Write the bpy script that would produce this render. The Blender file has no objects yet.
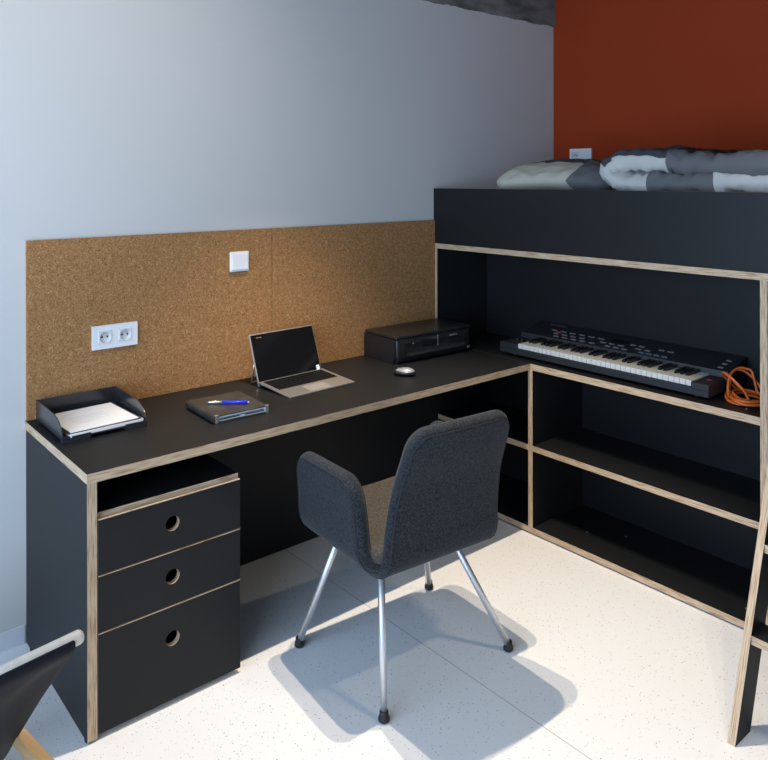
import bpy, bmesh, math, random
from mathutils import Vector, Matrix, noise
random.seed(7)
SC = bpy.context.scene
COL = SC.collection
PI = math.pi

# ------------------------------------------------------------------ materials
def new_mat(name):
    m = bpy.data.materials.new(name); m.use_nodes = True
    nt = m.node_tree
    return m, nt, nt.nodes['Principled BSDF']

def mat(name, col, rough=.5, metal=0., spec=.5, bump=None, var=0., vscale=30, sheen=0., trans=0., coat=0.):
    m, nt, b = new_mat(name)
    b.inputs['Base Color'].default_value = (*col, 1)
    b.inputs['Roughness'].default_value = rough
    b.inputs['Metallic'].default_value = metal
    b.inputs['Specular IOR Level'].default_value = spec
    if sheen:
        b.inputs['Sheen Weight'].default_value = sheen
    if trans:
        b.inputs['Transmission Weight'].default_value = trans
    if coat:
        b.inputs['Coat Weight'].default_value = coat
    tc = nt.nodes.new('ShaderNodeTexCoord')
    if var:
        n = nt.nodes.new('ShaderNodeTexNoise'); n.inputs['Scale'].default_value = vscale
        n.inputs['Detail'].default_value = 4
        nt.links.new(tc.outputs['Object'], n.inputs['Vector'])
        r = nt.nodes.new('ShaderNodeValToRGB')
        r.color_ramp.elements[0].position = .3; r.color_ramp.elements[1].position = .7
        r.color_ramp.elements[0].color = (*[c*(1-var) for c in col], 1)
        r.color_ramp.elements[1].color = (*[min(1, c*(1+var)) for c in col], 1)
        nt.links.new(n.outputs['Fac'], r.inputs['Fac'])
        nt.links.new(r.outputs['Color'], b.inputs['Base Color'])
    if bump:
        sc, st = bump
        n = nt.nodes.new('ShaderNodeTexNoise'); n.inputs['Scale'].default_value = sc
        n.inputs['Detail'].default_value = 3
        nt.links.new(tc.outputs['Object'], n.inputs['Vector'])
        bp = nt.nodes.new('ShaderNodeBump'); bp.inputs['Strength'].default_value = st
        bp.inputs['Distance'].default_value = .002
        nt.links.new(n.outputs['Fac'], bp.inputs['Height'])
        nt.links.new(bp.outputs['Normal'], b.inputs['Normal'])
    return m

def ply_mat(name, axis):
    """plywood edge: veneer layers across the thin axis, grain along the others"""
    m, nt, b = new_mat(name)
    tc = nt.nodes.new('ShaderNodeTexCoord')
    mp = nt.nodes.new('ShaderNodeMapping')
    s = [14., 14., 14.]; s[axis] = 330.
    mp.inputs['Scale'].default_value = s
    nt.links.new(tc.outputs['Object'], mp.inputs['Vector'])
    n = nt.nodes.new('ShaderNodeTexNoise'); n.inputs['Scale'].default_value = 1.; n.inputs['Detail'].default_value = 3
    nt.links.new(mp.outputs['Vector'], n.inputs['Vector'])
    r = nt.nodes.new('ShaderNodeValToRGB'); e = r.color_ramp.elements
    e[0].position = .36; e[0].color = (.30, .18, .09, 1)
    e[1].position = .6; e[1].color = (.58, .43, .285, 1)
    k = e.new(.46); k.color = (.485, .34, .21, 1)
    nt.links.new(n.outputs['Fac'], r.inputs['Fac'])
    nt.links.new(r.outputs['Color'], b.inputs['Base Color'])
    b.inputs['Roughness'].default_value = .6
    return m

def cork_mat():
    m, nt, b = new_mat('cork')
    tc = nt.nodes.new('ShaderNodeTexCoord')
    v = nt.nodes.new('ShaderNodeTexVoronoi'); v.inputs['Scale'].default_value = 270.
    nt.links.new(tc.outputs['Object'], v.inputs['Vector'])
    sep = nt.nodes.new('ShaderNodeSeparateColor')
    nt.links.new(v.outputs['Color'], sep.inputs['Color'])
    n = nt.nodes.new('ShaderNodeTexNoise'); n.inputs['Scale'].default_value = 60.; n.inputs['Detail'].default_value = 5
    nt.links.new(tc.outputs['Object'], n.inputs['Vector'])
    mx = nt.nodes.new('ShaderNodeMix'); mx.data_type = 'FLOAT'; mx.inputs[0].default_value = .45
    nt.links.new(sep.outputs['Red'], mx.inputs[2]); nt.links.new(n.outputs['Fac'], mx.inputs[3])
    r = nt.nodes.new('ShaderNodeValToRGB'); e = r.color_ramp.elements
    e[0].position = .14; e[0].color = (.16, .07, .024, 1)
    e[1].position = .86; e[1].color = (.58, .35, .165, 1)
    k = e.new(.32); k.color = (.30, .143, .053, 1)
    k = e.new(.7); k.color = (.42, .218, .086, 1)
    nt.links.new(mx.outputs[0], r.inputs['Fac'])
    nt.links.new(r.outputs['Color'], b.inputs['Base Color'])
    b.inputs['Roughness'].default_value = .85
    b.inputs['Specular IOR Level'].default_value = .2
    bp = nt.nodes.new('ShaderNodeBump'); bp.inputs['Strength'].default_value = .3; bp.inputs['Distance'].default_value = .001
    nt.links.new(mx.outputs[0], bp.inputs['Height']); nt.links.new(bp.outputs['Normal'], b.inputs['Normal'])
    return m

def floor_mat():
    m, nt, b = new_mat('speckled_floor')
    tc = nt.nodes.new('ShaderNodeTexCoord')
    def specks(scale, thr, keep):
        v = nt.nodes.new('ShaderNodeTexVoronoi'); v.inputs['Scale'].default_value = scale
        nt.links.new(tc.outputs['Object'], v.inputs['Vector'])
        lt = nt.nodes.new('ShaderNodeMath'); lt.operation = 'LESS_THAN'; lt.inputs[1].default_value = thr
        nt.links.new(v.outputs['Distance'], lt.inputs[0])
        sp = nt.nodes.new('ShaderNodeSeparateColor'); nt.links.new(v.outputs['Color'], sp.inputs['Color'])
        g = nt.nodes.new('ShaderNodeMath'); g.operation = 'LESS_THAN'; g.inputs[1].default_value = keep
        nt.links.new(sp.outputs['Red'], g.inputs[0])
        mu = nt.nodes.new('ShaderNodeMath'); mu.operation = 'MULTIPLY'
        nt.links.new(lt.outputs[0], mu.inputs[0]); nt.links.new(g.outputs[0], mu.inputs[1])
        return mu
    a = specks(85., .15, .33); c = specks(150., .2, .25)
    base = nt.nodes.new('ShaderNodeRGB'); base.outputs[0].default_value = (.8, .795, .785, 1)
    m1 = nt.nodes.new('ShaderNodeMix'); m1.data_type = 'RGBA'
    m1.inputs[7].default_value = (.28, .25, .23, 1)
    nt.links.new(a.outputs[0], m1.inputs[0]); nt.links.new(base.outputs[0], m1.inputs[6])
    m2 = nt.nodes.new('ShaderNodeMix'); m2.data_type = 'RGBA'
    m2.inputs[7].default_value = (.42, .39, .36, 1)
    nt.links.new(c.outputs[0], m2.inputs[0]); nt.links.new(m1.outputs[2], m2.inputs[6])
    # seam between two sheets of flooring, running along Y every two metres
    sx = nt.nodes.new('ShaderNodeSeparateXYZ'); nt.links.new(tc.outputs['Object'], sx.inputs[0])
    pp = nt.nodes.new('ShaderNodeMath'); pp.operation = 'SUBTRACT'; pp.inputs[1].default_value = 1.71
    nt.links.new(sx.outputs['X'], pp.inputs[0])
    ab = nt.nodes.new('ShaderNodeMath'); ab.operation = 'ABSOLUTE'; nt.links.new(pp.outputs[0], ab.inputs[0])
    lt = nt.nodes.new('ShaderNodeMath'); lt.operation = 'LESS_THAN'; lt.inputs[1].default_value = .0014
    nt.links.new(ab.outputs[0], lt.inputs[0])
    m3 = nt.nodes.new('ShaderNodeMix'); m3.data_type = 'RGBA'; m3.inputs[7].default_value = (.4, .39, .37, 1)
    nt.links.new(lt.outputs[0], m3.inputs[0]); nt.links.new(m2.outputs[2], m3.inputs[6])
    nt.links.new(m3.outputs[2], b.inputs['Base Color'])
    b.inputs['Roughness'].default_value = .5
    b.inputs['Specular IOR Level'].default_value = .3
    return m

def concrete_mat():
    m, nt, b = new_mat('raw_concrete')
    tc = nt.nodes.new('ShaderNodeTexCoord')
    mp = nt.nodes.new('ShaderNodeMapping'); mp.inputs['Scale'].default_value = (2., 2., 6.)
    nt.links.new(tc.outputs['Object'], mp.inputs['Vector'])
    n = nt.nodes.new('ShaderNodeTexNoise'); n.inputs['Scale'].default_value = 2.5; n.inputs['Detail'].default_value = 9
    nt.links.new(mp.outputs['Vector'], n.inputs['Vector'])
    r = nt.nodes.new('ShaderNodeValToRGB'); e = r.color_ramp.elements
    e[0].position = .33; e[0].color = (.07, .067, .062, 1)
    e[1].position = .72; e[1].color = (.28, .27, .25, 1)
    nt.links.new(n.outputs['Fac'], r.inputs['Fac']); nt.links.new(r.outputs['Color'], b.inputs['Base Color'])
    b.inputs['Roughness'].default_value = .9
    bp = nt.nodes.new('ShaderNodeBump'); bp.inputs['Strength'].default_value = .6; bp.inputs['Distance'].default_value = .006
    nt.links.new(n.outputs['Fac'], bp.inputs['Height']); nt.links.new(bp.outputs['Normal'], b.inputs['Normal'])
    return m

def felt_mat(name, dark, light):
    m, nt, b = new_mat(name)
    tc = nt.nodes.new('ShaderNodeTexCoord')
    n = nt.nodes.new('ShaderNodeTexNoise'); n.inputs['Scale'].default_value = 170.; n.inputs['Detail'].default_value = 6
    n.inputs['Roughness'].default_value = .75
    nt.links.new(tc.outputs['Object'], n.inputs['Vector'])
    r = nt.nodes.new('ShaderNodeValToRGB'); e = r.color_ramp.elements
    e[0].position = .36; e[0].color = (*dark, 1); e[1].position = .68; e[1].color = (*light, 1)
    nt.links.new(n.outputs['Fac'], r.inputs['Fac']); nt.links.new(r.outputs['Color'], b.inputs['Base Color'])
    b.inputs['Roughness'].default_value = .95
    b.inputs['Specular IOR Level'].default_value = .1
    b.inputs['Sheen Weight'].default_value = .1
    b.inputs['Sheen Roughness'].default_value = .5
    bp = nt.nodes.new('ShaderNodeBump'); bp.inputs['Strength'].default_value = .35; bp.inputs['Distance'].default_value = .0015
    nt.links.new(n.outputs['Fac'], bp.inputs['Height']); nt.links.new(bp.outputs['Normal'], b.inputs['Normal'])
    return m

def wood_mat(name, c0, c1):
    m, nt, b = new_mat(name)
    tc = nt.nodes.new('ShaderNodeTexCoord')
    mp = nt.nodes.new('ShaderNodeMapping'); mp.inputs['Scale'].default_value = (3, 40, 40)
    nt.links.new(tc.outputs['Object'], mp.inputs['Vector'])
    n = nt.nodes.new('ShaderNodeTexNoise'); n.inputs['Scale'].default_value = 1.5; n.inputs['Detail'].default_value = 5
    nt.links.new(mp.outputs['Vector'], n.inputs['Vector'])
    r = nt.nodes.new('ShaderNodeValToRGB'); e = r.color_ramp.elements
    e[0].position = .3; e[0].color = (*c0, 1); e[1].position = .7; e[1].color = (*c1, 1)
    nt.links.new(n.outputs['Fac'], r.inputs['Fac']); nt.links.new(r.outputs['Color'], b.inputs['Base Color'])
    b.inputs['Roughness'].default_value = .5
    return m

LAM = mat('black_laminate', (.0132, .0136, .0145), .45, spec=.2, bump=(900, .05))
PLY = [ply_mat('plywood_edge_layers_' + a, i) for i, a in enumerate(('x', 'y', 'z'))]
CORK = cork_mat()
FLOOR = floor_mat()
CONC = concrete_mat()
PAINT = mat('white_wall_paint', (.62, .60, .57), .85, spec=.2, bump=(70, .06))
SKIRT = mat('white_skirting_paint', (.68, .7, .73), .6, bump=(70, .04))
REDP = mat('rust_red_wall_paint', (.33, .040, .0082), .8, spec=.2, bump=(70, .06))
CEIL = mat('raw_ceiling', (.26, .255, .25), .9, var=.3, vscale=3)
FELT = felt_mat('charcoal_wool_felt', (.004, .0047, .0057), (.045, .05, .056))
SEATF = felt_mat('brown_grey_wool_felt', (.03, .027, .023), (.12, .108, .092))
PIPE = mat('dark_seam_thread', (.022, .022, .024), .9)
STEEL = mat('satin_steel', (.72, .73, .75), .42, metal=.85)
RUB = mat('black_rubber', (.012, .012, .013), .55)
BPL = mat('black_plastic', (.014, .014, .015), .33, bump=(500, .04))
BPLG = mat('glossy_black_plastic', (.01, .01, .011), .1)
TRAYM = mat('charcoal_tray_plastic', (.022, .023, .026), .22)
TPAPER = mat('white_paper', (.78, .78, .78), .8)
INK = mat('faint_grey_ink', (.5, .5, .5), .9)
BSHEET = mat('plain_black', (.01, .01, .011), .5)
LEATH = mat('worn_black_leather', (.032, .03, .028), .4, bump=(120, .25), var=.35, vscale=25)
PAGES = mat('pale_page_edges', (.8, .82, .84), .5)
BLUEP = mat('blue_pen_plastic', (.012, .035, .62), .3)
SILV = mat('silver_metal', (.66, .64, .61), .33, metal=.85)
SILVD = mat('silver_trackpad', (.5, .48, .46), .4, metal=.6)
SCREEN = mat('black_screen_glass', (.006, .006, .007), .08)
KEYB = mat('black_keycaps', (.008, .008, .009), .5, spec=.2)
STICK = mat('white_sticker', (.7, .74, .78), .5)
MSIL = mat('silver_mouse_plastic', (.36, .36, .37), .35, metal=.4)
WPL = mat('white_plastic', (.84, .84, .84), .32)
SOCK = mat('socket_recess_plastic', (.72, .72, .71), .35)
IVKEY = mat('ivory_keys', (.62, .6, .56), .35)
SYNB = mat('synth_black_metal', (.02, .021, .024), .45)
BTN = mat('grey_buttons', (.16, .155, .15), .5)
BTNB = mat('blue_grey_buttons', (.1, .13, .2), .5)
REDM = mat('red_mark', (.6, .05, .02), .5)
ORC = mat('orange_cable_sheath', (.62, .13, .022), .45)
TUBW = wood_mat('pale_beech', (.74, .64, .52), (.82, .74, .62))
TUBO = wood_mat('honey_beech', (.46, .27, .11), (.58, .36, .16))
CANV = mat('black_canvas', (.008, .008, .011), .7, spec=.2, bump=(300, .2))
MATT = mat('grey_mattress_cloth', (.5, .5, .5), .9, bump=(200, .2))
DW = mat('white_cotton', (.5, .48, .44), .9, bump=(160, .15))
DCRE = mat('cream_cotton', (.5, .45, .35), .9, bump=(160, .15))
DG = mat('mid_grey_cotton', (.125, .12, .122), .9, bump=(160, .15))
DD = mat('dark_grey_cotton', (.05, .05, .056), .9, bump=(160, .15))
DB = mat('black_cotton', (.012, .012, .013), .9, bump=(160, .15))
SCREW = mat('nickel_screw_cap', (.5, .5, .5), .35, metal=.9)
LINT = mat('blade_slot_dark', (.03, .03, .03), .6)

# ------------------------------------------------------------------ builders
def link(o, parent=None):
    COL.objects.link(o)
    if parent: o.parent = parent
    return o

def obj(name, bm, mats, parent=None, smooth=False, loc=None, rot=None):
    if not isinstance(mats, (list, tuple)): mats = [mats]
    me = bpy.data.meshes.new(name)
    bm.normal_update(); bm.to_mesh(me); bm.free()
    for m in mats: me.materials.append(m)
    if smooth:
        me.polygons.foreach_set('use_smooth', [True]*len(me.polygons))
    o = bpy.data.objects.new(name, me)
    link(o, parent)
    if loc: o.location = loc
    if rot: o.rotation_euler = rot
    return o

def tag(o, label, cat, group=None):
    o['label'] = label; o['category'] = cat
    if group: o['group'] = group
    return o

def thing(name, label, cat, loc=(0, 0, 0), rz=0, group=None):
    o = bpy.data.objects.new(name, None); COL.objects.link(o)
    o.empty_display_size = .05
    o.location = loc; o.rotation_euler = (0, 0, rz)
    return tag(o, label, cat, group)

def struct(name, bm, m):
    o = obj(name, bm, m); o['kind'] = 'structure'; return o

def bx(bm, x0, x1, y0, y1, z0, z1, mi=0, bevel=0, seg=2):
    r = bmesh.ops.create_cube(bm, size=1)
    vs = r['verts']
    for v in vs:
        v.co = Vector((x0+(v.co.x+.5)*(x1-x0), y0+(v.co.y+.5)*(y1-y0), z0+(v.co.z+.5)*(z1-z0)))
    fs = {f for v in vs for f in v.link_faces}
    for f in fs: f.material_index = mi
    if bevel:
        es = {e for v in vs for e in v.link_edges}
        bmesh.ops.bevel(bm, geom=list(es), offset=bevel, segments=seg, affect='EDGES', profile=.5)
    return bm

def box(*a, **k):
    return bx(bmesh.new(), *a, **k)

def board(name, x0, x1, y0, y1, z0, z1, axis, parent, face=LAM):
    """plywood board: laminate on the two large faces, veneer layers on the edges"""
    bm = box(x0, x1, y0, y1, z0, z1)
    bm.normal_update()
    for f in bm.faces:
        f.material_index = 0 if abs(f.normal[axis]) > .5 else 1
    return obj(name, bm, [face, PLY[axis]], parent)

def prism(bm, pts, axis, a, b, mi=0):
    """extrude a polygon given in the two other axes along axis from a to b"""
    def P(p, t):
        q = list(p); q.insert(axis, t); return Vector(q)
    A = [bm.verts.new(P(p, a)) for p in pts]; B = [bm.verts.new(P(p, b)) for p in pts]
    n = len(pts)
    fs = [bm.faces.new(A), bm.faces.new(B[::-1])]
    for i in range(n):
        fs.append(bm.faces.new((A[i], B[i], B[(i+1) % n], A[(i+1) % n])))
    for f in fs: f.material_index = mi
    bmesh.ops.recalc_face_normals(bm, faces=fs)
    return bm

def tube(bm, pts, rad, n=12, closed=False, mi=0, cap=True):
    pts = [Vector(p) for p in pts]
    m = len(pts)
    rads = rad if isinstance(rad, (list, tuple)) else [rad]*m
    rings = []; up = None
    for i, p in enumerate(pts):
        if closed: d = pts[(i+1) % m]-pts[i-1]
        else: d = pts[min(i+1, m-1)]-pts[max(i-1, 0)]
        d.normalize()
        if up is None:
            up = Vector((0, 0, 1)) if abs(d.z) < .9 else Vector((1, 0, 0))
        a = up - d*up.dot(d)
        if a.length < 1e-4: a = d.orthogonal()
        a.normalize(); b = d.cross(a); up = a
        rings.append([bm.verts.new(p+(a*math.cos(t)+b*math.sin(t))*rads[i]) for t in (2*PI*k/n for k in range(n))])
    fs = []
    for i in range(m if closed else m-1):
        r, s = rings[i], rings[(i+1) % m]
        for k in range(n):
            fs.append(bm.faces.new((r[k], r[(k+1) % n], s[(k+1) % n], s[k])))
    if not closed and cap:
        fs.append(bm.faces.new(rings[0][::-1])); fs.append(bm.faces.new(rings[-1]))
    for f in fs: f.material_index = mi; f.smooth = True
    return bm

def lathe(bm, prof, n=24, c=(0, 0, 0), mi=0):
    rings = [[bm.verts.new((c[0]+r*math.cos(2*PI*k/n), c[1]+r*math.sin(2*PI*k/n), c[2]+z)) for k in range(n)] for r, z in prof]
    fs = []
    for a, b in zip(rings, rings[1:]):
        for k in range(n): fs.append(bm.faces.new((a[k], a[(k+1) % n], b[(k+1) % n], b[k])))
    fs.append(bm.faces.new(rings[0][::-1])); fs.append(bm.faces.new(rings[-1]))
    for f in fs: f.material_index = mi
    return bm

def clus(n):
    """samples of [-1,1], denser toward the ends"""
    return [math.sin((i/(n-1)-.5)*PI) for i in range(n)]

def pad(S, L, W, h0, rc, n=40, m=28, cell=None, wob=None, round_=None):
    """closed cushion over the mid surface S(u,v), u in [0,L], v in [-W/2,W/2]; rounded outline and rolled edges.
    returns bmesh and the outline points of both faces"""
    bm = bmesh.new()
    er = round_ or h0
    def P(u, v): return Vector(S(u, v))
    def nrm(u, v):
        e = 1e-3
        a = P(u+e, v)-P(u-e, v); b = P(u, v+e)-P(u, v-e)
        return a.cross(b).normalized()
    top = []; bot = []
    cu = clus(n); cv = clus(m)
    for i in range(n):
        uu = cu[i]*L/2; du = L/2-abs(uu)
        hw = W/2
        if du < rc: hw = W/2-rc+math.sqrt(max(0, rc*rc-(rc-du)**2))
        hw = max(hw, W/2-rc+1e-5)
        rt = []; rb = []
        for j in range(m):
            v = cv[j]*hw; u = uu+L/2
            qx = abs(uu)-(L/2-rc); qy = abs(v)-(W/2-rc)
            sd = math.hypot(max(qx, 0), max(qy, 0))+min(max(qx, qy), 0)-rc
            e = max(0, -sd)
            h = h0*math.sqrt(max(0, 1-(1-min(e/er, 1))**2))
            p = P(u, v); N = nrm(u, v)
            w = wob(u, v) if wob else (0, 0)
            if i in (0, n-1) or j in (0, m-1):
                vt = bm.verts.new(p); rt.append(vt); rb.append(vt)
            else:
                rt.append(bm.verts.new(p+N*(h+w[0]*min(1, e/.012)))); rb.append(bm.verts.new(p-N*(h+w[1]*min(1, e/.012))))
        top.append(rt); bot.append(rb)
    for i in range(n-1):
        for j in range(m-1):
            mi = 0
            for g, fl in ((top, False), (bot, True)):
                if cell: mi = cell((cu[i]+cu[i+1])/4*L+L/2, (cv[j]+cv[j+1])/4*W, fl)
                q = [g[i][j], g[i+1][j], g[i+1][j+1], g[i][j+1]]
                if fl: q = q[::-1]
                f = bm.faces.new(q)
                f.material_index = mi; f.smooth = True
    return bm

def outline(S, L, W, h, rc, inset, side, n=96):
    """a closed line running round the pad's face near its edge (for the seam piping)"""
    pts = []
    l, w, r = L/2-inset, W/2-inset, max(rc-inset, .004)
    seq = []
    for cx, cy, a0 in ((l-r, w-r, 0), (-l+r, w-r, PI/2), (-l+r, -w+r, PI), (l-r, -w+r, 1.5*PI)):
        for k in range(7):
            a = a0+k*PI/12
            seq.append((cx+r*math.cos(a), cy+r*math.sin(a)))
    out = []
    for i, p in enumerate(seq):
        q = seq[(i+1) % len(seq)]
        d = math.hypot(q[0]-p[0], q[1]-p[1]); k = max(1, int(d/.02))
        for t in range(k): out.append((p[0]+(q[0]-p[0])*t/k, p[1]+(q[1]-p[1])*t/k))
    for u, v in out:
        u += L/2
        e = 1e-3
        a = Vector(S(u+e, v))-Vector(S(u-e, v)); b = Vector(S(u, v+e))-Vector(S(u, v-e))
        pts.append(Vector(S(u, v))+a.cross(b).normalized()*h*side)
    return pts

def path_fn(pts, res=200):
    """smooth curve through 2-D points, parametrised by length"""
    P = [Vector(p) for p in pts]
    P = [P[0]*2-P[1]]+P+[P[-1]*2-P[-2]]
    dense = []
    for i in range(1, len(P)-2):
        for k in range(res):
            t = k/res; a, b, c, d = P[i-1], P[i], P[i+1], P[i+2]
            dense.append(.5*((2*b)+(c-a)*t+(2*a-5*b+4*c-d)*t*t+(-a+3*b-3*c+d)*t**3))
    dense.append(P[-2])
    cum = [0]
    for a, b in zip(dense, dense[1:]): cum.append(cum[-1]+(b-a).length)
    L = cum[-1]
    import bisect
    def f(u):
        if u <= 0: return dense[0]+(dense[1]-dense[0]).normalized()*u
        if u >= L: return dense[-1]+(dense[-1]-dense[-2]).normalized()*(u-L)
        i = min(bisect.bisect_right(cum, u)-1, len(dense)-2)
        t = (u-cum[i])/max(1e-9, cum[i+1]-cum[i])
        return dense[i].lerp(dense[i+1], t)
    return f, L

# ------------------------------------------------------------------ setting
WY = 2.6907          # cork wall
WX = 3.558           # red wall
FX, FY = -1.0, -1.5 # far sides behind the camera
HC = 2.85
struct('floor', box(FX-.1, WX+.1, FY-.1, WY+.1, -.1, 0), FLOOR)
struct('ceiling', box(FX-.1, WX+.1, FY-.1, WY+.1, HC, HC+.1), CEIL)
struct('wall_left', box(FX-.1, WX+.1, WY, WY+.12, 0, HC), PAINT)
struct('wall_back', box(WX, WX+.12, FY, WY, 0, HC), REDP)
struct('wall_front', box(FX-.1, WX+.1, FY-.12, FY, 0, HC), PAINT)
bm = bmesh.new()       # window wall: sill wall, lintel and two piers round the opening
bx(bm, FX-.12, FX, FY, WY, 0, .35); bx(bm, FX-.12, FX, FY, WY, 2.3, HC)
bx(bm, FX-.12, FX, FY, -.6, .35, 2.3); bx(bm, FX-.12, FX, 2.4, WY, .35, 2.3)
struct('wall_right', bm, PAINT)
bm = bmesh.new()
for y in (-.6, .37, 1.35, 2.34): bx(bm, FX-.09, FX-.03, y, y+.06, .35, 2.3)
bx(bm, FX-.09, FX-.03, -.6, 2.4, .35, .41); bx(bm, FX-.09, FX-.03, -.6, 2.4, 2.24, 2.3)
struct('window_1', bm, WPL)
# exposed concrete beam along the top of the left wall with a ragged painted edge
bm = bmesh.new()
prev = None
for i in range(241):
    x = FX+.0+(WX-FX)*i/240
    z = 2.418+.008*noise.noise(Vector((x*9, 0, 0)))+.006*noise.noise(Vector((x*31, 4, 0)))
    vs = [bm.verts.new((x, WY+.02, z)), bm.verts.new((x, WY-.014, z)), bm.verts.new((x, WY-.014, HC)), bm.verts.new((x, WY+.02, HC))]
    if prev:
        for k in range(4): bm.faces.new((prev[k], prev[(k+1) % 4], vs[(k+1) % 4], vs[k]))
    prev = vs
bmesh.ops.recalc_face_normals(bm, faces=bm.faces)
struct('trim_1', bm, CONC)
# skirting left of the desk
struct('baseboard_left', box(FX, .7048, WY-.005, WY, 0, .062, bevel=.002), SKIRT)

# ------------------------------------------------------------------ desk
T = .027
DH = .74
XF = 2.5954          # front plane of the shelving and bed
YF = 2.0882          # front edge of the desk
desk = thing('desk', 'long black desk with plywood edges along the wall with corkboards', 'desk', (.7045, YF, 0))
def rel(root, x, y, z=0): l = root.location; return (x-l.x, y-l.y, z-l.z)
def rboard(root, name, x0, x1, y0, y1, z0, z1, axis, face=LAM):
    l = root.location
    return board(name, x0-l.x, x1-l.x, y0-l.y, y1-l.y, z0-l.z, z1-l.z, axis, root, face)
rboard(desk, 'worktop', .7045, XF-.0005, YF, WY-.001, DH-T, DH, 2)
rboard(desk, 'side_panel', .7053, .7053+T, YF+.002, WY-.013, .007, DH-T, 0)
rboard(desk, 'back_panel', .7053+T, XF-.001, WY-.031, WY-.013, .004, DH-T, 1)
for y in (YF+.018, WY-.06):
    bm = bmesh.new(); lathe(bm, [(.011, 0), (.013, .003), (.013, .0068)], 16, rel(desk, .7165, y))
    obj('foot', bm, RUB, desk)

# drawer pedestal
ped = thing('drawer_unit', 'black pedestal of three drawers with round finger holes under the desk', 'drawers', (.7345, YF+.003, 0))
W = 1.1765-.7345
YB = .49
def pb(name, *a, **k): return board(name, *a, ped, **k)
pb('top_panel', 0, W, .014, YB, .606, .621, 2)
pb('side_panel', 0, .015, .022, YB, .014, .606, 0)
pb('side_panel', W-.015, W, .022, YB, .014, .606, 0)
pb('back_panel', .015, W-.015, YB-.012, YB, .014, .606, 1)
pb('bottom_panel', .015, W-.015, .022, YB-.012, .014, .029, 2)

def drawer(z0, z1, hz, hx):
    """front with a round finger hole, and the box behind it"""
    bm = bmesh.new()
    x0, x1, y0, y1 = .001, W-.001, 0., .018
    n = 48; r = .0215
    def rect(a):
        c, s = math.cos(a), math.sin(a)
        tx = ((x1-hx) if c > 0 else (x0-hx))/c if abs(c) > 1e-9 else 1e9
        tz = ((z1-hz) if s > 0 else (z0-hz))/s if abs(s) > 1e-9 else 1e9
        t = min(tx, tz); return (hx+c*t, hz+s*t)
    ang = [2*PI*k/n for k in range(n)]+[math.atan2(z-hz, x-hx) % (2*PI) for x in (x0, x1) for z in (z0, z1)]
    ang = sorted(set(ang)); n = len(ang)
    rings = {}
    for y in (y0, y1):
        rings[y] = ([bm.verts.new((hx+r*math.cos(a), y, hz+r*math.sin(a))) for a in ang],
                    [bm.verts.new((rect(a)[0], y, rect(a)[1])) for a in ang])
    for k in range(n):
        k2 = (k+1) % n
        for y in (y0, y1):
            i, o = rings[y]; f = bm.faces.new((i[k], i[k2], o[k2], o[k])); f.material_index = 0
        f = bm.faces.new((rings[y0][0][k], rings[y1][0][k], rings[y1][0][k2], rings[y0][0][k2])); f.material_index = 1
        f = bm.faces.new((rings[y0][1][k], rings[y1][1][k], rings[y1][1][k2], rings[y0][1][k2])); f.material_index = 1
    bmesh.ops.recalc_face_normals(bm, faces=bm.faces)
    d = obj('drawer', bm, [LAM, PLY[1]], ped)
    bm = bmesh.new()
    a, b, c, e = .02, W-.02, .0185, YB-.02
    zz0, zz1 = max(z0+.012, .031), z1-.03
    bx(bm, a, a+.01, c, e, zz0, zz1); bx(bm, b-.01, b, c, e, zz0, zz1)
    bx(bm, a+.01, b-.01, e-.01, e, zz0, zz1); bx(bm, a+.01, b-.01, c, e-.01, zz0, zz0+.006)
    obj('drawer_box', bm, LAM, d)
    obj('edge_band', box(x0, x1, -.0006, .018, z1+.00005, z1+.0022), PLY[1], d)
drawer(.4535, .6045, .533, .218)
drawer(.2945, .4485, .377, .2178)
drawer(.0165, .2895, .196, .2175)
for x in (.03, W-.03):
    for y in (.05, YB-.05):
        bm = bmesh.new(); lathe(bm, [(.012, 0), (.014, .004), (.014, .0138)], 16, (x, y, 0)); obj('foot', bm, RUB, ped)

# ------------------------------------------------------------------ shelving under the bed
XB = 2.957
SR = 1.0918
TS = .0245
ZB = .0068
sh = thing('shelving_unit', 'black open shelving with pale plywood edges below the bed', 'shelves', (XF, SR, 0))
rboard(sh, 'side_panel', XF, XB, SR, SR+TS, .004, 1.2005, 0+1)
rboard(sh, 'side_panel', XF, XB, WY-.001-TS, WY-.001, .004, 1.2005, 1)
def shelf(name, y0, y1, z0, z1): return rboard(sh, name, XF, XB, y0, y1, z0, z1, 2)
YL, YR = WY-.001-TS, SR+TS
deskshelf = shelf('shelf', YR, YL, DH-T, DH)
dv0, dv1 = 2.0767, 2.1007
mid = shelf('shelf', YR, dv0, .362, .362+TS); shelf('shelf', dv1, YL, .362, .362+TS)
bot = shelf('bottom_panel', YR, YL, ZB, ZB+TS)
rboard(sh, 'divider', XF, XB, dv0, dv1, ZB+TS, DH-T, 1)
rboard(sh, 'back_panel', XB, XB+.012, SR, WY-.001, .004, 1.2005, 0)
bm = box(.035, .05, .03, YL-SR-.03, .0, .0066); obj('plinth', bm, LAM, sh)
for (x, y, z) in ((2.66, 1.19, DH), (2.68, 1.20, ZB+TS), (2.74, 1.90, ZB+TS), (2.83, 1.77, ZB+TS)):
    bm = bmesh.new(); l = sh.location
    lathe(bm, [(.006, 0), (.006, .0008), (.004, .0014)], 14, (x-l.x, y-l.y, z))
    obj('screw_cap', bm, SCREW, sh)

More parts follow.
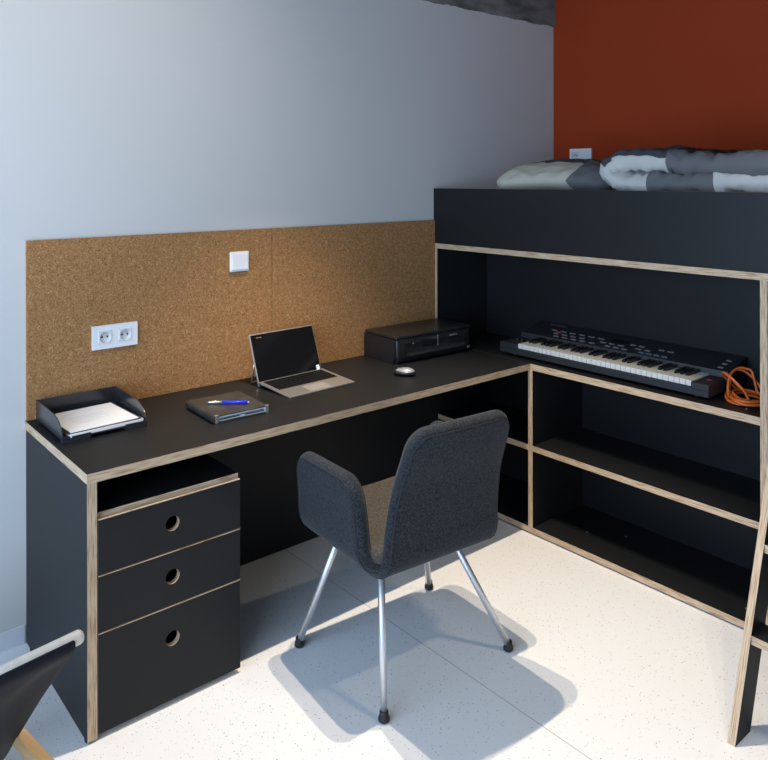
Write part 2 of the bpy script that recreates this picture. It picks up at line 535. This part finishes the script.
# bed
BE = .62
bed = thing('loft_bed', 'raised black bed frame with high front board above the shelving', 'bed', (XF, BE, 1.2005))
rboard(bed, 'deck_board', XF, WX-.002, BE, WY-.001, 1.2008, 1.2008+.0245, 2)
rboard(bed, 'front_board', XF, XF+.0245, BE, WY-.001, 1.2269, 1.4962, 0)
rboard(bed, 'end_board', XF+.0245, WX-.002, BE, BE+.0245, 1.2269, 1.4962, 1)
rboard(bed, 'support_panel', XF+.02, WX-.01, BE, BE+.0245, .003, 1.2008, 1)
# mattress
bm = box(XF+.03, WX-.01, BE+.03, WY-.01, 1.2275, 1.466, bevel=.04, seg=4)
tag(obj('mattress', bm, MATT, smooth=True), 'pale grey mattress lying inside the raised bed frame under the bedding', 'mattress')

# pillow
def pillow_cell(u, v, under):
    # large woven checks: cream near the board, dark grey behind, black at the right end
    if v < -.13: return 1 if u < .17 else 3
    return 0 if u < .125+.06*v else 2
PL_, PW_ = .44, .58
def pilS(u, v):
    return (u-PL_/2, v, .02*math.exp(-((u-.2)/.14)**2-(v/.24)**2)-.02*(v/.31)**2)
pil = tag(obj('pillow', pad(pilS, PL_, PW_, .074, .07, 60, 60, pillow_cell,
        wob=lambda u, v: (.010*noise.noise(Vector((u*14, v*9, 1)))+.006*noise.noise(Vector((u*30, v*16, 3)))+.004*math.sin(v*60+u*20)*max(0, 1-u/.2), 0), round_=.2),
        [DCRE, DG, DD, DB], smooth=True), 'plump cream and dark grey checked pillow behind the bed board', 'pillow')
pil.location = (2.93, 2.125, 1.541); pil.rotation_euler = (0, math.radians(-2), math.radians(8))

# duvet, folded back on itself: lower layer, rounded fold on the left, upper layer
f_, DL = path_fn([(0.625, 1.526), (0.945, 1.526), (1.245, 1.526), (1.525, 1.527), (1.695, 1.535), (1.757, 1.574), (1.720, 1.612), (1.605, 1.621), (1.445, 1.606), (1.245, 1.585), (0.945, 1.582), (0.645, 1.582)])
DW_ = .56
def duvS(u, v):
    p = f_(u)
    k = 2.955+v
    dz = .014*noise.noise(Vector((k*5, p.x*4, p.y*3)))+.010*noise.noise(Vector((k*10, p.x*17, 5)))
    dy = .03*noise.noise(Vector((k*4, 7, p.y*6)))
    return (k+.022*noise.noise(Vector((u*3.1, 1, 2)))+.008*noise.noise(Vector((u*11, 3, 2))), p.x+dy, p.y+dz)
def duv_cell(u, v, under):
    y = f_(u).x; back = v > -.02
    if u < .44*DL:                       # lower layer
        if y < 1.31: return 1 if back else 0
        if y < 1.58: return 0 if back else 1
        return 2 if back else 0
    if u < .53*DL: return 0 if (v < .02 and (f_(u).y < 1.585 or under)) else 2      # the fold
    if y > 1.50: return 0 if (under or v < -.2765) else 2      # upper layer
    if y > 1.25: return 3 if v > .03 or (v > -.22 and y > 1.36) else 1
    return 0 if v > .03 else (1 if y < .98 else 1)
def duv_wob(u, v):
    a = .012*noise.noise(Vector((u*16, v*6, 0)))+.011*noise.noise(Vector((u*34, v*10+u*9, 9)))
    b = .010*(1-abs(noise.noise(Vector((u*24+v*12, v*16, 4))))*2)
    return (a+b, a+b)
tag(obj('duvet', pad(duvS, DL, DW_, .038, .05, 260, 70, duv_cell, wob=duv_wob, round_=.05),
        [DW, DG, DD, DB], smooth=True), 'rumpled white and grey checked duvet folded over on the bed', 'duvet')

# ------------------------------------------------------------------ ladder
Rx = lambda z: 2.044+.37*z
lad = thing('ladder', 'leaning black bunk ladder with plywood edges at the right of the shelving', 'ladder', (2.044, .947, 0))
def rail(y0, y1):
    bm = bmesh.new(); l = lad.location; zt = 1.235
    A = [(Rx(0), 0), (Rx(0)+.0915, 0), (Rx(zt)+.0915, zt), (Rx(zt), zt)]
    prism(bm, [(x-l.x, z) for x, z in A], 1, y0-l.y, y1-l.y)
    bm.normal_update()
    for f in bm.faces: f.material_index = 0 if abs(f.normal.y) > .5 else 1
    obj('rail', bm, [LAM, PLY[1]], lad)
rail(.947, .9685); rail(.5, .5215)
for k in range(4):
    z = .264+.2285*k
    l = lad.location
    board('step', Rx(z)+.001-l.x, Rx(z)+.087-l.x, .5215-l.y, .947-l.y, z-.0245, z, 2, lad)

# ------------------------------------------------------------------ corkboards, switches and sockets
CF = WY-.012
CG = 'corkboards on the wall behind the desk'
def cork(x0, x1, lab):
    o = obj('corkboard', box(0, x1-x0, 0, WY-.0005-CF, 0, 1.3395-DH-.0005, bevel=.0008, seg=1), CORK)
    o.location = (x0, CF, DH+.0004); tag(o, lab, 'corkboard', CG)
cork(.708, 1.6558, 'brown corkboard panel with double socket and white switch, left of the seam')
cork(1.6582, XF-.001, 'brown corkboard panel behind the printer, right of the seam')

def plate(root, w, h, d=.009):
    bm = box(-w/2, w/2, -d, 0, -h/2, h/2, bevel=.004, seg=3)
    return obj('cover_plate', bm, WPL, root)

def socket_insert(root, x, d=.009):
    """square insert with a round recess, two contact holes and an earth pin"""
    bm = bmesh.new(); s = .0225
    n = 32; r = .0195
    ang = [2*PI*(k+.5)/n for k in range(n)]
    def sq(a):
        c, q = math.cos(a), math.sin(a); t = s/max(abs(c), abs(q)); return c*t, q*t
    o = [bm.verts.new((x+sq(a)[0], -d-.002, sq(a)[1])) for a in ang]
    i = [bm.verts.new((x+r*math.cos(a), -d-.002, r*math.sin(a))) for a in ang]
    b = [bm.verts.new((x+.94*r*math.cos(a), -d+.007, .94*r*math.sin(a))) for a in ang]
    e = [bm.verts.new((x+sq(a)[0], -d+.001, sq(a)[1])) for a in ang]
    for k in range(n):
        j = (k+1) % n
        bm.faces.new((o[k], i[k], i[j], o[j])); bm.faces.new((i[k], b[k], b[j], i[j])); bm.faces.new((e[k], o[k], o[j], e[j]))
    bm.faces.new(b)
    bmesh.ops.recalc_face_normals(bm, faces=bm.faces)
    so = obj('socket', bm, SOCK, root)
    bm = bmesh.new()
    for dx in (-.0095, .0095):
        tube(bm, [(x+dx, -d+.0069, 0), (x+dx, -d+.0061, 0)], .0033, 12)
    obj('contact_hole', bm, LINT, so)
    bm = bmesh.new(); tube(bm, [(x, -d+.007, .009), (x, -d-.003, .009)], .0024, 10)
    obj('earth_pin', bm, STEEL, so)

def rocker(root, x, w, h, d=.009):
    bm = bmesh.new()
    prism(bm, [(-d+.001, -h/2), (-d-.005, -h/2+.001), (-d-.002, h/2-.001), (-d+.001, h/2)], 0, x-w/2, x+w/2)
    return obj('rocker', bm, WPL, root)

# plates need their recess: the cover of a socket is a frame with openings, built as strips
def frame_plate(root, w, h, xs, s=.0225, d=.009):
    bm = bmesh.new()
    edges = [-w/2]+[e for x in xs for e in (x-s, x+s)]+[w/2]
    for a, b in zip(edges[::2], edges[1::2]): bx(bm, a, b, -d, 0, -s, s)
    bx(bm, -w/2, w/2, -d, 0, s, h/2); bx(bm, -w/2, w/2, -d, 0, -h/2, -s)
    bmesh.ops.remove_doubles(bm, verts=bm.verts, dist=1e-5)
    return obj('cover_plate', bm, WPL, root)

so = thing('wall_socket', 'white double power socket on the corkboard above the paper tray', 'socket', (1.0015, CF-.0003, .986))
frame_plate(so, .162, .083, (-.036, .036))
socket_insert(so, -.036); socket_insert(so, .036)
sw = thing('light_switch', 'square white light switch high on the corkboard left of the seam', 'switch', (1.502, CF-.0003, 1.2145))
plate(sw, .085, .08); rocker(sw, 0, .068, .063)
ws = thing('wall_socket', 'white socket and switch plate on the red wall behind the pillow', 'socket', (WX-.0003, 2.5016, 1.671), rz=-PI/2)
frame_plate(ws, .142, .078, (-.036,))
socket_insert(ws, -.036); rocker(ws, .036, .046, .046)

# ------------------------------------------------------------------ things on the desk
DZ = DH+.0004
# letter tray
tray = thing('letter_tray', 'open black plastic letter tray on the left end of the desk', 'tray', (.728, 2.3725, DZ), math.radians(-.5))
tw, td, th = .264, .282, .0715
bm = bmesh.new()
bx(bm, 0, tw, .004, td, .010, .014)
bx(bm, 0, .085, 0, .004, 0, .019); bx(bm, tw-.07, tw, 0, .004, 0, .019)
bx(bm, 0, .085, .004, .02, 0, .010); bx(bm, tw-.07, tw, .004, .02, 0, .010)
bx(bm, 0, .03, td-.03, td, 0, .010); bx(bm, tw-.03, tw, td-.03, td, 0, .010)
obj('tray_base', bm, TRAYM, tray)
bm = bmesh.new(); bx(bm, .003, tw-.003, td-.003, td, .014, th); obj('back_wall', bm, TRAYM, tray)
side = [(.004, .014), (td, .014), (td, th), (.11, th)]+[(.11-.106*math.sin(a), .019+(th-.019)*math.cos(a)) for a in [PI/2*k/10 for k in range(1, 11)]]
for x in (0, tw-.003):
    bm = bmesh.new(); prism(bm, side, 0, x, x+.003); obj('side_wall', bm, TRAYM, tray)
# papers in the tray
pz = DZ+.0145
bm = box(-.117, .117, -.124, .124, 0, .009)
o = obj('paper_stack', bm, TPAPER, loc=(.862, 2.502, pz), rot=(0, 0, math.radians(3)))
tag(o, 'thick stack of white paper lying lowest in the black tray', 'paper')
bm = box(-.117, .115, -.121, .121, 0, .0016)
o = obj('black_sheet', bm, BSHEET, loc=(.862, 2.503, pz+.0093), rot=(0, 0, math.radians(1.5)))  # thin black sheet between the stack and the top page
tag(o, 'thin black sheet between white papers in the tray', 'folder')
pg = thing('printed_sheet', 'white printed letter lying topmost on the papers in the tray', 'paper', (.861, 2.500, pz+.0112), math.radians(2.5))
obj('sheet', box(-.110, .108, -.113, .113, 0, .0012), TPAPER, pg)
bm = bmesh.new()
for k, w in enumerate((.05, .03, .12, .11, .125, .09, .12, .06)):
    y = .07-.014*k-(.012 if k > 1 else 0)
    bx(bm, -.07, -.07+w, y, y+.0022, .0013, .0014)
obj('printed_text', bm, INK, pg)

# leather organiser and pen
nb = thing('notebook', 'worn black leather notebook lying closed on the desk beneath the pen', 'notebook', (1.2745, 2.352, DZ), math.radians(-2.5))
bm = bmesh.new()
bx(bm, -.098, .098, -.112, .112, 0, .005, bevel=.0015); obj('back_cover', bm, LEATH, nb)
bm = bmesh.new(); bx(bm, -.098, .098, -.112, .112, .021, .026, bevel=.002); obj('front_cover', bm, LEATH, nb)
bm = bmesh.new(); prism(bm, [(-.098+.0*a, 0) for a in ()] or [(-.097, .001)]+[(-.098-.009*math.cos(a), .013+.0125*math.sin(a)) for a in [-PI/2+PI*k/10 for k in range(11)]]+[(-.097, .025)], 1, -.112, .112)
obj('spine', bm, LEATH, nb)
bm = bmesh.new(); bx(bm, -.1, .098, -.107, .107, .0052, .0208)
obj('pages', bm, PAGES, nb)
bm = bmesh.new(); bx(bm, -.085, -.01, -.1092, -.108, .009, .012); bx(bm, -.08, .08, -.1092, -.108, .0135, .0155); bx(bm, .01, .085, -.1092, -.108, .009, .012)
obj('page_gap', bm, LINT, nb)
for x in (-.099, .088):
    obj('corner_guard', box(x, x+.011, -.1135, -.104, .0005, .0265, bevel=.001), SILV, nb)
pen = thing('pen', 'blue ballpoint pen with silver tip lying on the black notebook', 'pen', (1.268, 2.3365, DZ+.0266+.0054), math.radians(-40.6))
bm = bmesh.new(); tube(bm, [(-.02, 0, 0), (.066, 0, 0)], .0053, 14); obj('barrel', bm, BLUEP, pen, True)
bm = bmesh.new(); tube(bm, [(-.072, 0, 0), (-.066, 0, 0), (-.02, 0, 0)], [.0016, .0045, .0051], 14); obj('grip', bm, SILV, pen, True)
bm = bmesh.new(); tube(bm, [(.066, 0, 0), (.074, 0, 0)], .0025, 10); obj('push_button', bm, SILV, pen, True)
bm = bmesh.new(); bx(bm, .024, .064, -.0015, .0015, .0053, .0066); obj('clip', bm, BLUEP, pen)

# tablet computer with its keyboard
la = thing('laptop', 'open silver tablet laptop with black screen standing on the desk', 'laptop', (1.512, 2.3246, DZ), math.radians(2.6))
kw, kd = .314, .208
tilt = math.atan2(.014, kd)
def keybase(o): o.rotation_euler = (tilt, 0, 0)
bm = box(0, kw, 0, kd, 0, .006, bevel=.0015)
kb = obj('keyboard_base', bm, SILV, la); keybase(kb)
obj('key_well', box(.016, kw-.016, .088, .196, .006, .0063), KEYB, kb)
rows = [(14, .0115), (14, .0172), (13, .0172), (12, .0172), (8, .0172)]
y = .1945
for n, h in rows:
    y0 = y-h
    span = kw-.036; w = span/n
    bm = bmesh.new()
    x = .018
    for k in range(n):
        ww = w
        if n == 8: ww = span*(.5 if k == 3 else .5/7)
        bx(bm, x+.001, x+ww-.001, y0+.001, y-.001, .0063, .0084)
        x += ww
    obj('key_row', bm, KEYB, kb)
    y = y0-.003
obj('trackpad', box(.106, .207, .01, .074, .006, .0063), SILVD, kb)
lean = math.radians(20)
scr = obj('screen', box(.002, kw-.002, 0, .008, 0, .203, bevel=.0025), SILV, la, loc=(0, kd-.004, .0015), rot=(-lean, 0, 0))
obj('glass', box(.006, kw-.006, -.0006, 0, .005, .198), SCREEN, scr)
obj('sticker', box(kw-.027, kw-.011, -.001, -.0006, .014, .036), STICK, scr)
obj('camera_mark', box(.03, .055, -.0008, -.0006, .185, .188), BTN, scr)
obj('side_button', box(kw-.002, kw+.003, .002, .006, .15, .165), BPL, scr)
# kickstand: a bent bar hinged at the middle of the screen's back
mz = .105
p0 = Vector((.012, kd-.004+mz*math.sin(lean)+.008, mz*math.cos(lean))); p1 = Vector((.012, kd+.062, .0045))
q0 = p0+Vector((kw-.024, 0, 0)); q1 = p1+Vector((kw-.024, 0, 0))
bm = bmesh.new(); tube(bm, [p0, p0.lerp(p1, .5), p1, p1+Vector((.02, 0, 0)), q1-Vector((.02, 0, 0)), q1, q0.lerp(q1, .5), q0], .004, 8)
obj('kickstand', bm, SILV, la)

# mouse
mo = thing('computer_mouse', 'small silver and black wireless mouse on the desk before the printer', 'mouse', (2.05, 2.298, DZ), math.radians(-62))
def mouse(bm, k0, k1, zs):
    pass
bm = bmesh.new(); bmesh.ops.create_uvsphere(bm, u_segments=24, v_segments=14, radius=1)
for v in bm.verts:
    v.co = Vector((v.co.x*.049, v.co.y*.029*(1-.1*v.co.x), max(0, v.co.z*.5+.5)*.026 if v.co.z < 0 else .013+v.co.z*.012*(1+.25*v.co.x)))
obj('body', bm, BPL, mo, True)
bm = bmesh.new(); bmesh.ops.create_uvsphere(bm, u_segments=24, v_segments=14, radius=1)
for v in bm.verts:
    v.co = Vector((v.co.x*.042+.003, v.co.y*.0245, .017+max(v.co.z, -.1)*.0155*(1+.2*v.co.x)))
obj('top_shell', bm, MSIL, mo, True)
bm = bmesh.new(); tube(bm, [(-.028, -.003, .0255), (-.028, .003, .0255)], .006, 14); obj('scroll_wheel', bm, RUB, mo)

# printer
pr = thing('printer', 'black flatbed inkjet printer in the corner of the desk', 'printer', (2.128, 2.436, DZ), math.radians(-1.5))
pw, pd, ph = .456, .23, .121
bm = bmesh.new()
# side profile: rounded front lower edge, sloped control face
prof = [(.03, 0), (pd, 0), (pd, .107), (.006, .107)]+[(.006-.006*math.sin(a), .05+.057*math.cos(a)) for a in [PI/2*k/6 for k in range(1, 7)]]+[(.0, .03), (.006, .012), (.016, .003)]
prism(bm, prof, 0, 0, pw)
ed = [e for e in bm.edges if abs(e.verts[0].co.x-e.verts[1].co.x) < 1e-5 and (e.verts[0].co.y+e.verts[1].co.y)/2 < .02]
bmesh.ops.bevel(bm, geom=ed, offset=.016, segments=5, affect='EDGES')
obj('body', bm, BPL, pr)
bm = bmesh.new(); bx(bm, .002, pw-.002, .004, pd, .1075, ph, bevel=.005, seg=3); obj('scanner_lid', bm, BPL, pr)
bm = bmesh.new(); prism(bm, [(-.004, .053), (.0045, .106), (.012, .106), (.012, .053)], 0, .045, pw-.02); obj('control_panel', bm, BPLG, pr)
bm = bmesh.new(); prism(bm, [(-.0055, .068), (-.0032, .1), (.0, .1), (.0, .068)], 0, .15, .235); obj('display', bm, SCREEN, pr)
bm = bmesh.new(); bx(bm, .236, .238, -.006, -.002, .057, .104); obj('trim_line', bm, BTN, pr)
bm = bmesh.new()
for x in (.315, .326, .337, .35): bx(bm, x, x+.008, -.0035, .0005, .088, .094)
obj('logo', bm, BTN, pr)
bm = bmesh.new(); bx(bm, .09, .096, -.0045, -.001, .082, .087); obj('power_button', bm, BTN, pr)
bm = bmesh.new(); bx(bm, .06, pw-.035, -.0012, .03, .036, .056); obj('output_slot', bm, LINT, pr)
bm = bmesh.new(); bx(bm, .07, pw-.045, -.009, .03, .031, .036, bevel=.001); obj('output_tray', bm, BPL, pr)
bm = bmesh.new(); bx(bm, pw-.028, pw-.016, -.0022, .002, .018, .028); obj('sticker', bm, BTN, pr)

# ------------------------------------------------------------------ synthesiser on the shelf
sy = thing('synthesizer', 'long black electronic keyboard with sixty-one keys on the shelf under the bed', 'keyboard', (2.638, 2.298, DH+.0005), math.radians(-90))
# local x runs along the keys (left end to right end), local y toward the back
SL = .982; SD = .300
bm = bmesh.new()
bx(bm, 0, SL, 0, SD, .013, .034)                                   # lower case
bx(bm, .098, SL-.066, 0, .006, .034, .039)                         # front lip below the keys
obj('case', bm, SYNB, sy)
for x0, x1 in ((0, .098), (SL-.066, SL)):
    obj('end_block', box(x0, x1, 0, .150, .034, .058, bevel=.002), SYNB, sy)
bm = bmesh.new(); prism(bm, [(.143, .034), (SD, .034), (SD, .112), (.153, .080)], 0, 0, SL)
pan = obj('control_panel', bm, SYNB, sy)
for x in (.06, SL-.06):
    for yy in (.04, SD-.05):
        bm = bmesh.new(); lathe(bm, [(.012, 0), (.013, .013)], 12, (x, yy, 0)); obj('foot', bm, RUB, sy)
k0, k1 = .1, SL-.068
kwid = (k1-k0)/36
wb = bmesh.new(); bx(wb, .0005, kwid-.0008, .007, .148, .040, .061, bevel=.0012, seg=2)
wo = obj('white_key', wb, IVKEY, sy, loc=(k0, 0, 0))
for i in range(1, 36):
    c = wo.copy(); COL.objects.link(c); c.parent = sy; c.location = (k0+i*kwid, 0, 0)
bb = bmesh.new(); prism(bb, [(.060, .0612), (.068, .0725), (.145, .0735), (.145, .0612)], 0, -.0062, .0062)
bo = None
for i in range(35):
    if i % 7 in (0, 1, 3, 4, 5):
        if bo is None:
            bo = obj('black_key', bb, BPLG, sy); c = bo
        else:
            c = bo.copy(); COL.objects.link(c); c.parent = sy
        c.location = (k0+(i+1)*kwid, 0, 0)
# rows of buttons on the sloping panel
sl = math.atan2(.112-.080, SD-.153)
def on_panel(name, x, yy, w, d, m, h=.003):
    o = obj(name, box(0, w, 0, d, 0, h), m, pan, loc=(x, .153+yy*math.cos(sl), .080+yy*math.sin(sl)), rot=(sl, 0, 0))
    return o
def row(xs, yy, w, d, m):
    for x in xs: on_panel('button', x, yy, w, d, m)
row([.17+.047*i for i in range(5)], .018, .028, .008, BTN)
row([.44+.04*i for i in range(3)], .018, .026, .008, BTN)
row([.15+.047*i for i in range(4)], .045, .028, .008, BTN)
row([.40+.043*i for i in range(3)]+[.57, .61], .045, .028, .008, BTN)
row([.60+.034*i for i in range(4)], .018, .024, .009, BTNB)
row([.12+.05*i for i in range(6)], .075, .03, .007, BTN)
row([.53, .57, .66, .70], .072, .026, .008, BTN)
row([SL-.05], .022, .02, .009, BTN); row([SL-.05], .056, .02, .009, BTN); row([SL-.05], .09, .02, .009, BTN)
on_panel('indicator', .155, .062, .022, .006, REDM)
on_panel('display', .44, .07, .07, .03, SCREEN, .0015)
bm = bmesh.new()
for i, w in enumerate((.012, .009, .013, .01, .012, .008)): bx(bm, .07+.017*i, .07+.017*i+w, .135+.0, .135+.009, 0, .0006)
nm = obj('name_strip', bm, BTN, pan, loc=(0, .118*0+.1, .083+.098*math.sin(sl)+.0005), rot=(sl, 0, 0))
nm.location = (0, .153-.005*math.cos(sl), .080-.005*math.sin(sl)+.0003)
obj('pitch_wheel', tube(bmesh.new(), [(.032, .085, .052), (.042, .085, .052)], .016, 18), RUB, sy)
obj('pitch_wheel', tube(bmesh.new(), [(.058, .085, .052), (.068, .085, .052)], .016, 18), RUB, sy)
bm = bmesh.new(); bx(bm, SL-.040, SL-.034, .062, .084, .0581, .0586); bx(bm, SL-.034, SL-.024, .070, .084, .0581, .0586)
obj('red_mark', bm, REDM, sy)

# orange cable: a loose heap of loops beside the synthesiser
bm = bmesh.new(); pts = []
rnd = random.Random(3)
N = 9
for i in range(N*26):
    a = 2*PI*i/26; k = i/26
    ph = .9*math.sin(k*1.7)
    rx = .070+.016*math.sin(k*2.3); ry = .060+.014*math.cos(k*3.1)
    lift = max(0, math.sin(a+ph))
    hh = .006+.0018*k+lift*(.012+.075*(k % 2.2 > 1.4))
    pts.append((2.745+.006*math.sin(k*2.9)+rx*math.cos(a), 1.224+.010*math.sin(k*1.3)+ry*math.sin(a), DH+hh))
pts += [(2.79, 1.16, DH+.006), (2.73, 1.24, DH+.0055), (2.66, 1.275, DH+.0055)]
f3 = []
P = [Vector(p) for p in pts]
for i in range(1, len(P)-2):
    for t in (0, .33, .67):
        a, b, c, d = P[i-1], P[i], P[i+1], P[i+2]
        f3.append(.5*((2*b)+(c-a)*t+(2*a-5*b+4*c-d)*t*t+(-a+3*b-3*c+d)*t**3))
tube(bm, f3, .0047, 8)
for v in bm.verts:
    v.co.y = max(v.co.y, YR+.002)
tag(obj('cable', bm, ORC, smooth=True), 'coiled orange cable heaped on the shelf beside the black keyboard', 'cable')

# ------------------------------------------------------------------ armchair at the desk
ch = thing('desk_chair', 'charcoal felt armchair with four slim steel legs facing the desk', 'chair', (1.657, 1.849, 0), math.radians(-5))
CI = (Matrix.Translation(ch.location) @ Matrix.Rotation(math.radians(-5), 4, 'Z')).inverted()
hT = .0235
CX0 = -.026
fs, Ls = path_fn([(-.20, .437), (-.12, .426), (.0, .43), (.12, .442), (.19, .445), (.222, .432)])
def seatS(u, v):
    p = fs(u); return (v+CX0, p.x, p.y+.25*v*v)
obj('seat', pad(seatS, Ls, .50, .028, .06), SEATF, ch, True)
def seams(parent, S, L, W, rc):
    bm = bmesh.new()
    for q in (1, -1): tube(bm, outline(S, L, W, hT, rc, .013, q*.96), .0014, 6, closed=True)
    obj('seam', bm, PIPE, parent)
# backrest: tucks under the seat, bends up and leans back
fb, Lb = path_fn([(.03, .402), (-.10, .392), (-.168, .394), (-.206, .428), (-.219, .52), (-.243, .64), (-.279, .74), (-.312, .836)])
def backS(u, v):
    p = fb(u); k = u/Lb
    w = 1.0-.18*max(0, k-.12)/.88
    return (-v*w+CX0+.012, p.x+.5*v*v*min(k, .6), p.y-.10*v*v*(1 if k > .3 else k/.3))
WB = .468
back = obj('backrest', pad(backS, Lb, WB, hT, .07, 54, 34), FELT, ch, True)
seams(back, backS, Lb, WB, .07)
# arms: bend up from the seat's sides
def arm(sgn):
    fa, La = path_fn([(.06, .412), (.185, .411), (.23, .421), (.252, .456), (.258, .54), (.264, .61), (.269, .672)])
    WA = .398
    def S(u, v):
        p = fa(u); k = u/La
        return (sgn*p.x+CX0, -.004+v*(1-.13*k)*sgn+.018*k, p.y-.02*v*sgn*k)
    a = obj('armrest', pad(S, La, WA, hT, .08, 44, 30), FELT, ch, True)
    seams(a, S, La, WA, .08)
arm(-1); arm(1)
obj('under_frame', box(-.17+CX0, .17+CX0, -.12, .13, .366, .383, bevel=.006), RUB, ch)
for b, t in (((1.390, 2.081), (1.471, 1.958)), ((1.957, 2.057), (1.815, 1.955)), ((1.381, 1.638), (1.448, 1.731)), ((1.899, 1.621), (1.752, 1.762))):
    a = CI @ Vector((*b, .018)); q = CI @ Vector((*t, .40))
    bm = bmesh.new(); tube(bm, [a, a.lerp(q, .5), q], .0108, 20)
    lg = obj('leg', bm, STEEL, ch, True)
    bm = bmesh.new(); lathe(bm, [(.011, 0), (.0165, .005), (.0165, .012), (.013, .022), (.0125, .032)], 20, (a.x, a.y, 0))
    obj('foot', bm, RUB, lg, True)

# ------------------------------------------------------------------ sling chair at the bottom left
A = Vector((.5033, 1.5301, .638))
slc = thing('sling_chair', 'sling chair with black canvas hung on a pale wooden bar at the left', 'chair', (A.x, A.y, 0), math.atan2(-.9884, .152))
# local frame: x = away from the bar (down the sling), y = toward the visible bar end ... built from two unit directions
bd = Vector((-.9884, -.152, 0)).normalized(); sd = Vector((-.152, .9884, 0)).normalized()
Mi = slc.matrix_basis.copy(); Mi = (Matrix.Translation((A.x, A.y, 0)) @ Matrix.Rotation(math.atan2(-.9884, .152), 4, 'Z')).inverted()
def Wp(d, s, z): return Mi @ Vector((A.x+bd.x*d+sd.x*s, A.y+bd.y*d+sd.y*s, z))
BW = .56
bm = bmesh.new(); r = .0138
tube(bm, [Wp(-.004, 0, .638), Wp(-.001, 0, .638), Wp(.004, 0, .638), Wp(BW/2, 0, .638), Wp(BW-.004, 0, .638), Wp(BW, 0, .638)], [.008, .012, r, r, r, .01], 20)
obj('top_bar', bm, TUBW, slc, True)
fp, Lp = path_fn([(-.0125, .645), (-.0152, .637), (-.0125, .626), (.012, .598), (.12, .485), (.25, .325), (.345, .222), (.46, .20), (.6, .27), (.72, .36)])
def slingS(u, v):
    p = fp(u)
    sag = .012*math.sin(PI*min(1, max(0, u/Lp)))*(1-(2*v/(BW-.05))**2)
    fold = .011*math.sin((BW/2+v)*38-u*10)*min(1, max(0, u-.03)/.06)*math.exp(-u/.3)*math.exp(-max(0, BW/2+v-.02)/.25)
    w = Wp(BW/2+v, p.x, p.y-sag+fold)
    return w
obj('sling', pad(slingS, Lp, BW-.036, .003, .005, 70, 40), CANV, slc, True)
for d in (.06, BW-.06):
    bm = bmesh.new()
    def plank(bm, p, q, w, t):
        """rectangular timber from p to q (s,z), height w, thickness t along the bar"""
        p = Vector(p); q = Vector(q); n = (q-p).normalized(); n = Vector((-n.y, n.x))*w/2
        ring = [p+n, q+n, q-n, p-n]
        a = [bm.verts.new(Wp(d-t/2, c.x, c.y)) for c in ring]; b = [bm.verts.new(Wp(d+t/2, c.x, c.y)) for c in ring]
        bm.faces.new(a); bm.faces.new(b[::-1])
        for k in range(4): bm.faces.new((a[k], b[k], b[(k+1) % 4], a[(k+1) % 4]))
        bmesh.ops.recalc_face_normals(bm, faces=bm.faces)
    plank(bm, (.05, .595), (.62, .03), .026, .02)
    obj('back_post', bm, TUBO, slc)
for d in (.012, BW-.012):
    bm = bmesh.new(); plank(bm, (-.12, .325), (.74, .318), .03, .022); obj('seat_rail', bm, TUBO, slc)
    bm = bmesh.new(); plank(bm, (-.105, .312), (-.16, 0), .028, .022); obj('leg', bm, TUBO, slc)
    bm = bmesh.new(); plank(bm, (.70, .306), (.74, 0), .028, .022); obj('leg', bm, TUBO, slc)
bm = bmesh.new(); tube(bm, [Wp(0, .735, .355), Wp(BW, .735, .355)], .0135, 16); obj('front_bar', bm, TUBW, slc, True)

# ------------------------------------------------------------------ light
def spot(loc, target, power, col, size, blend, rad):
    L = bpy.data.lights.new('ceiling_and_fill_spot', 'SPOT'); L.energy = power; L.color = col
    L.spot_size = math.radians(size); L.spot_blend = blend; L.shadow_soft_size = rad
    o = bpy.data.objects.new('ceiling_and_fill_spot', L); COL.objects.link(o)
    o.location = loc
    o.rotation_euler = (Vector(target)-Vector(loc)).to_track_quat('-Z', 'Y').to_euler()
    return o
WARM = (1., .86, .69)
for x in (1.52, 1.68):
    spot((x, 1.95, 2.74), (x+.02, 1.80, 0), 142, WARM, 66, .7, .012)
for x, y in ((2.05, .45), (2.2, .40)):
    spot((x, y, 2.74), (x+.0, y+.35, 0), 27, (1., .86, .66), 84, .95, .012)
spot((.55, 1.2, 2.74), (.85, 2.69, 1.95), 42, (1., .90, .76), 74, 1., .15)      # fill spot added to lighten the upper left wall, not a room lamp

def area(loc, rot, sx, sy, power, col):
    L = bpy.data.lights.new('window_daylight', 'AREA'); L.shape = 'RECTANGLE'; L.size = sx; L.size_y = sy
    L.energy = power; L.color = col
    o = bpy.data.objects.new('window_daylight', L); COL.objects.link(o); o.location = loc; o.rotation_euler = rot
    return o
area((FX-.14, .9, 1.325), (0, -PI/2, 0), 1.95, 3.0, 134, (.52, .72, 1.))

w = bpy.data.worlds.new('World'); SC.world = w; w.use_nodes = True
bg = w.node_tree.nodes['Background']; bg.inputs['Color'].default_value = (.5, .7, 1, 1); bg.inputs['Strength'].default_value = .6

# ------------------------------------------------------------------ camera
cam = bpy.data.cameras.new('camera'); co = bpy.data.objects.new('camera', cam); COL.objects.link(co)
co.location = (0, 0, 1.5443)
cam.sensor_width = 36; cam.sensor_fit = 'HORIZONTAL'
cam.lens = 753.07/768*36
cam.shift_y = -(380-178.69)/768
aa = math.radians(49.7915)   # +X direction lies this far to the right of the view axis
co.rotation_euler = (Matrix.Rotation(aa-PI/2, 3, 'Z') @ Matrix.Rotation(PI/2, 3, 'X') @ Matrix.Rotation(math.radians(-.1026), 3, 'Z')).to_euler()
SC.camera = co
vs = SC.view_settings
vs.view_transform = 'Standard'; vs.look = 'None'; vs.gamma = 1; vs.use_curve_mapping = False; vs.exposure = 0.0
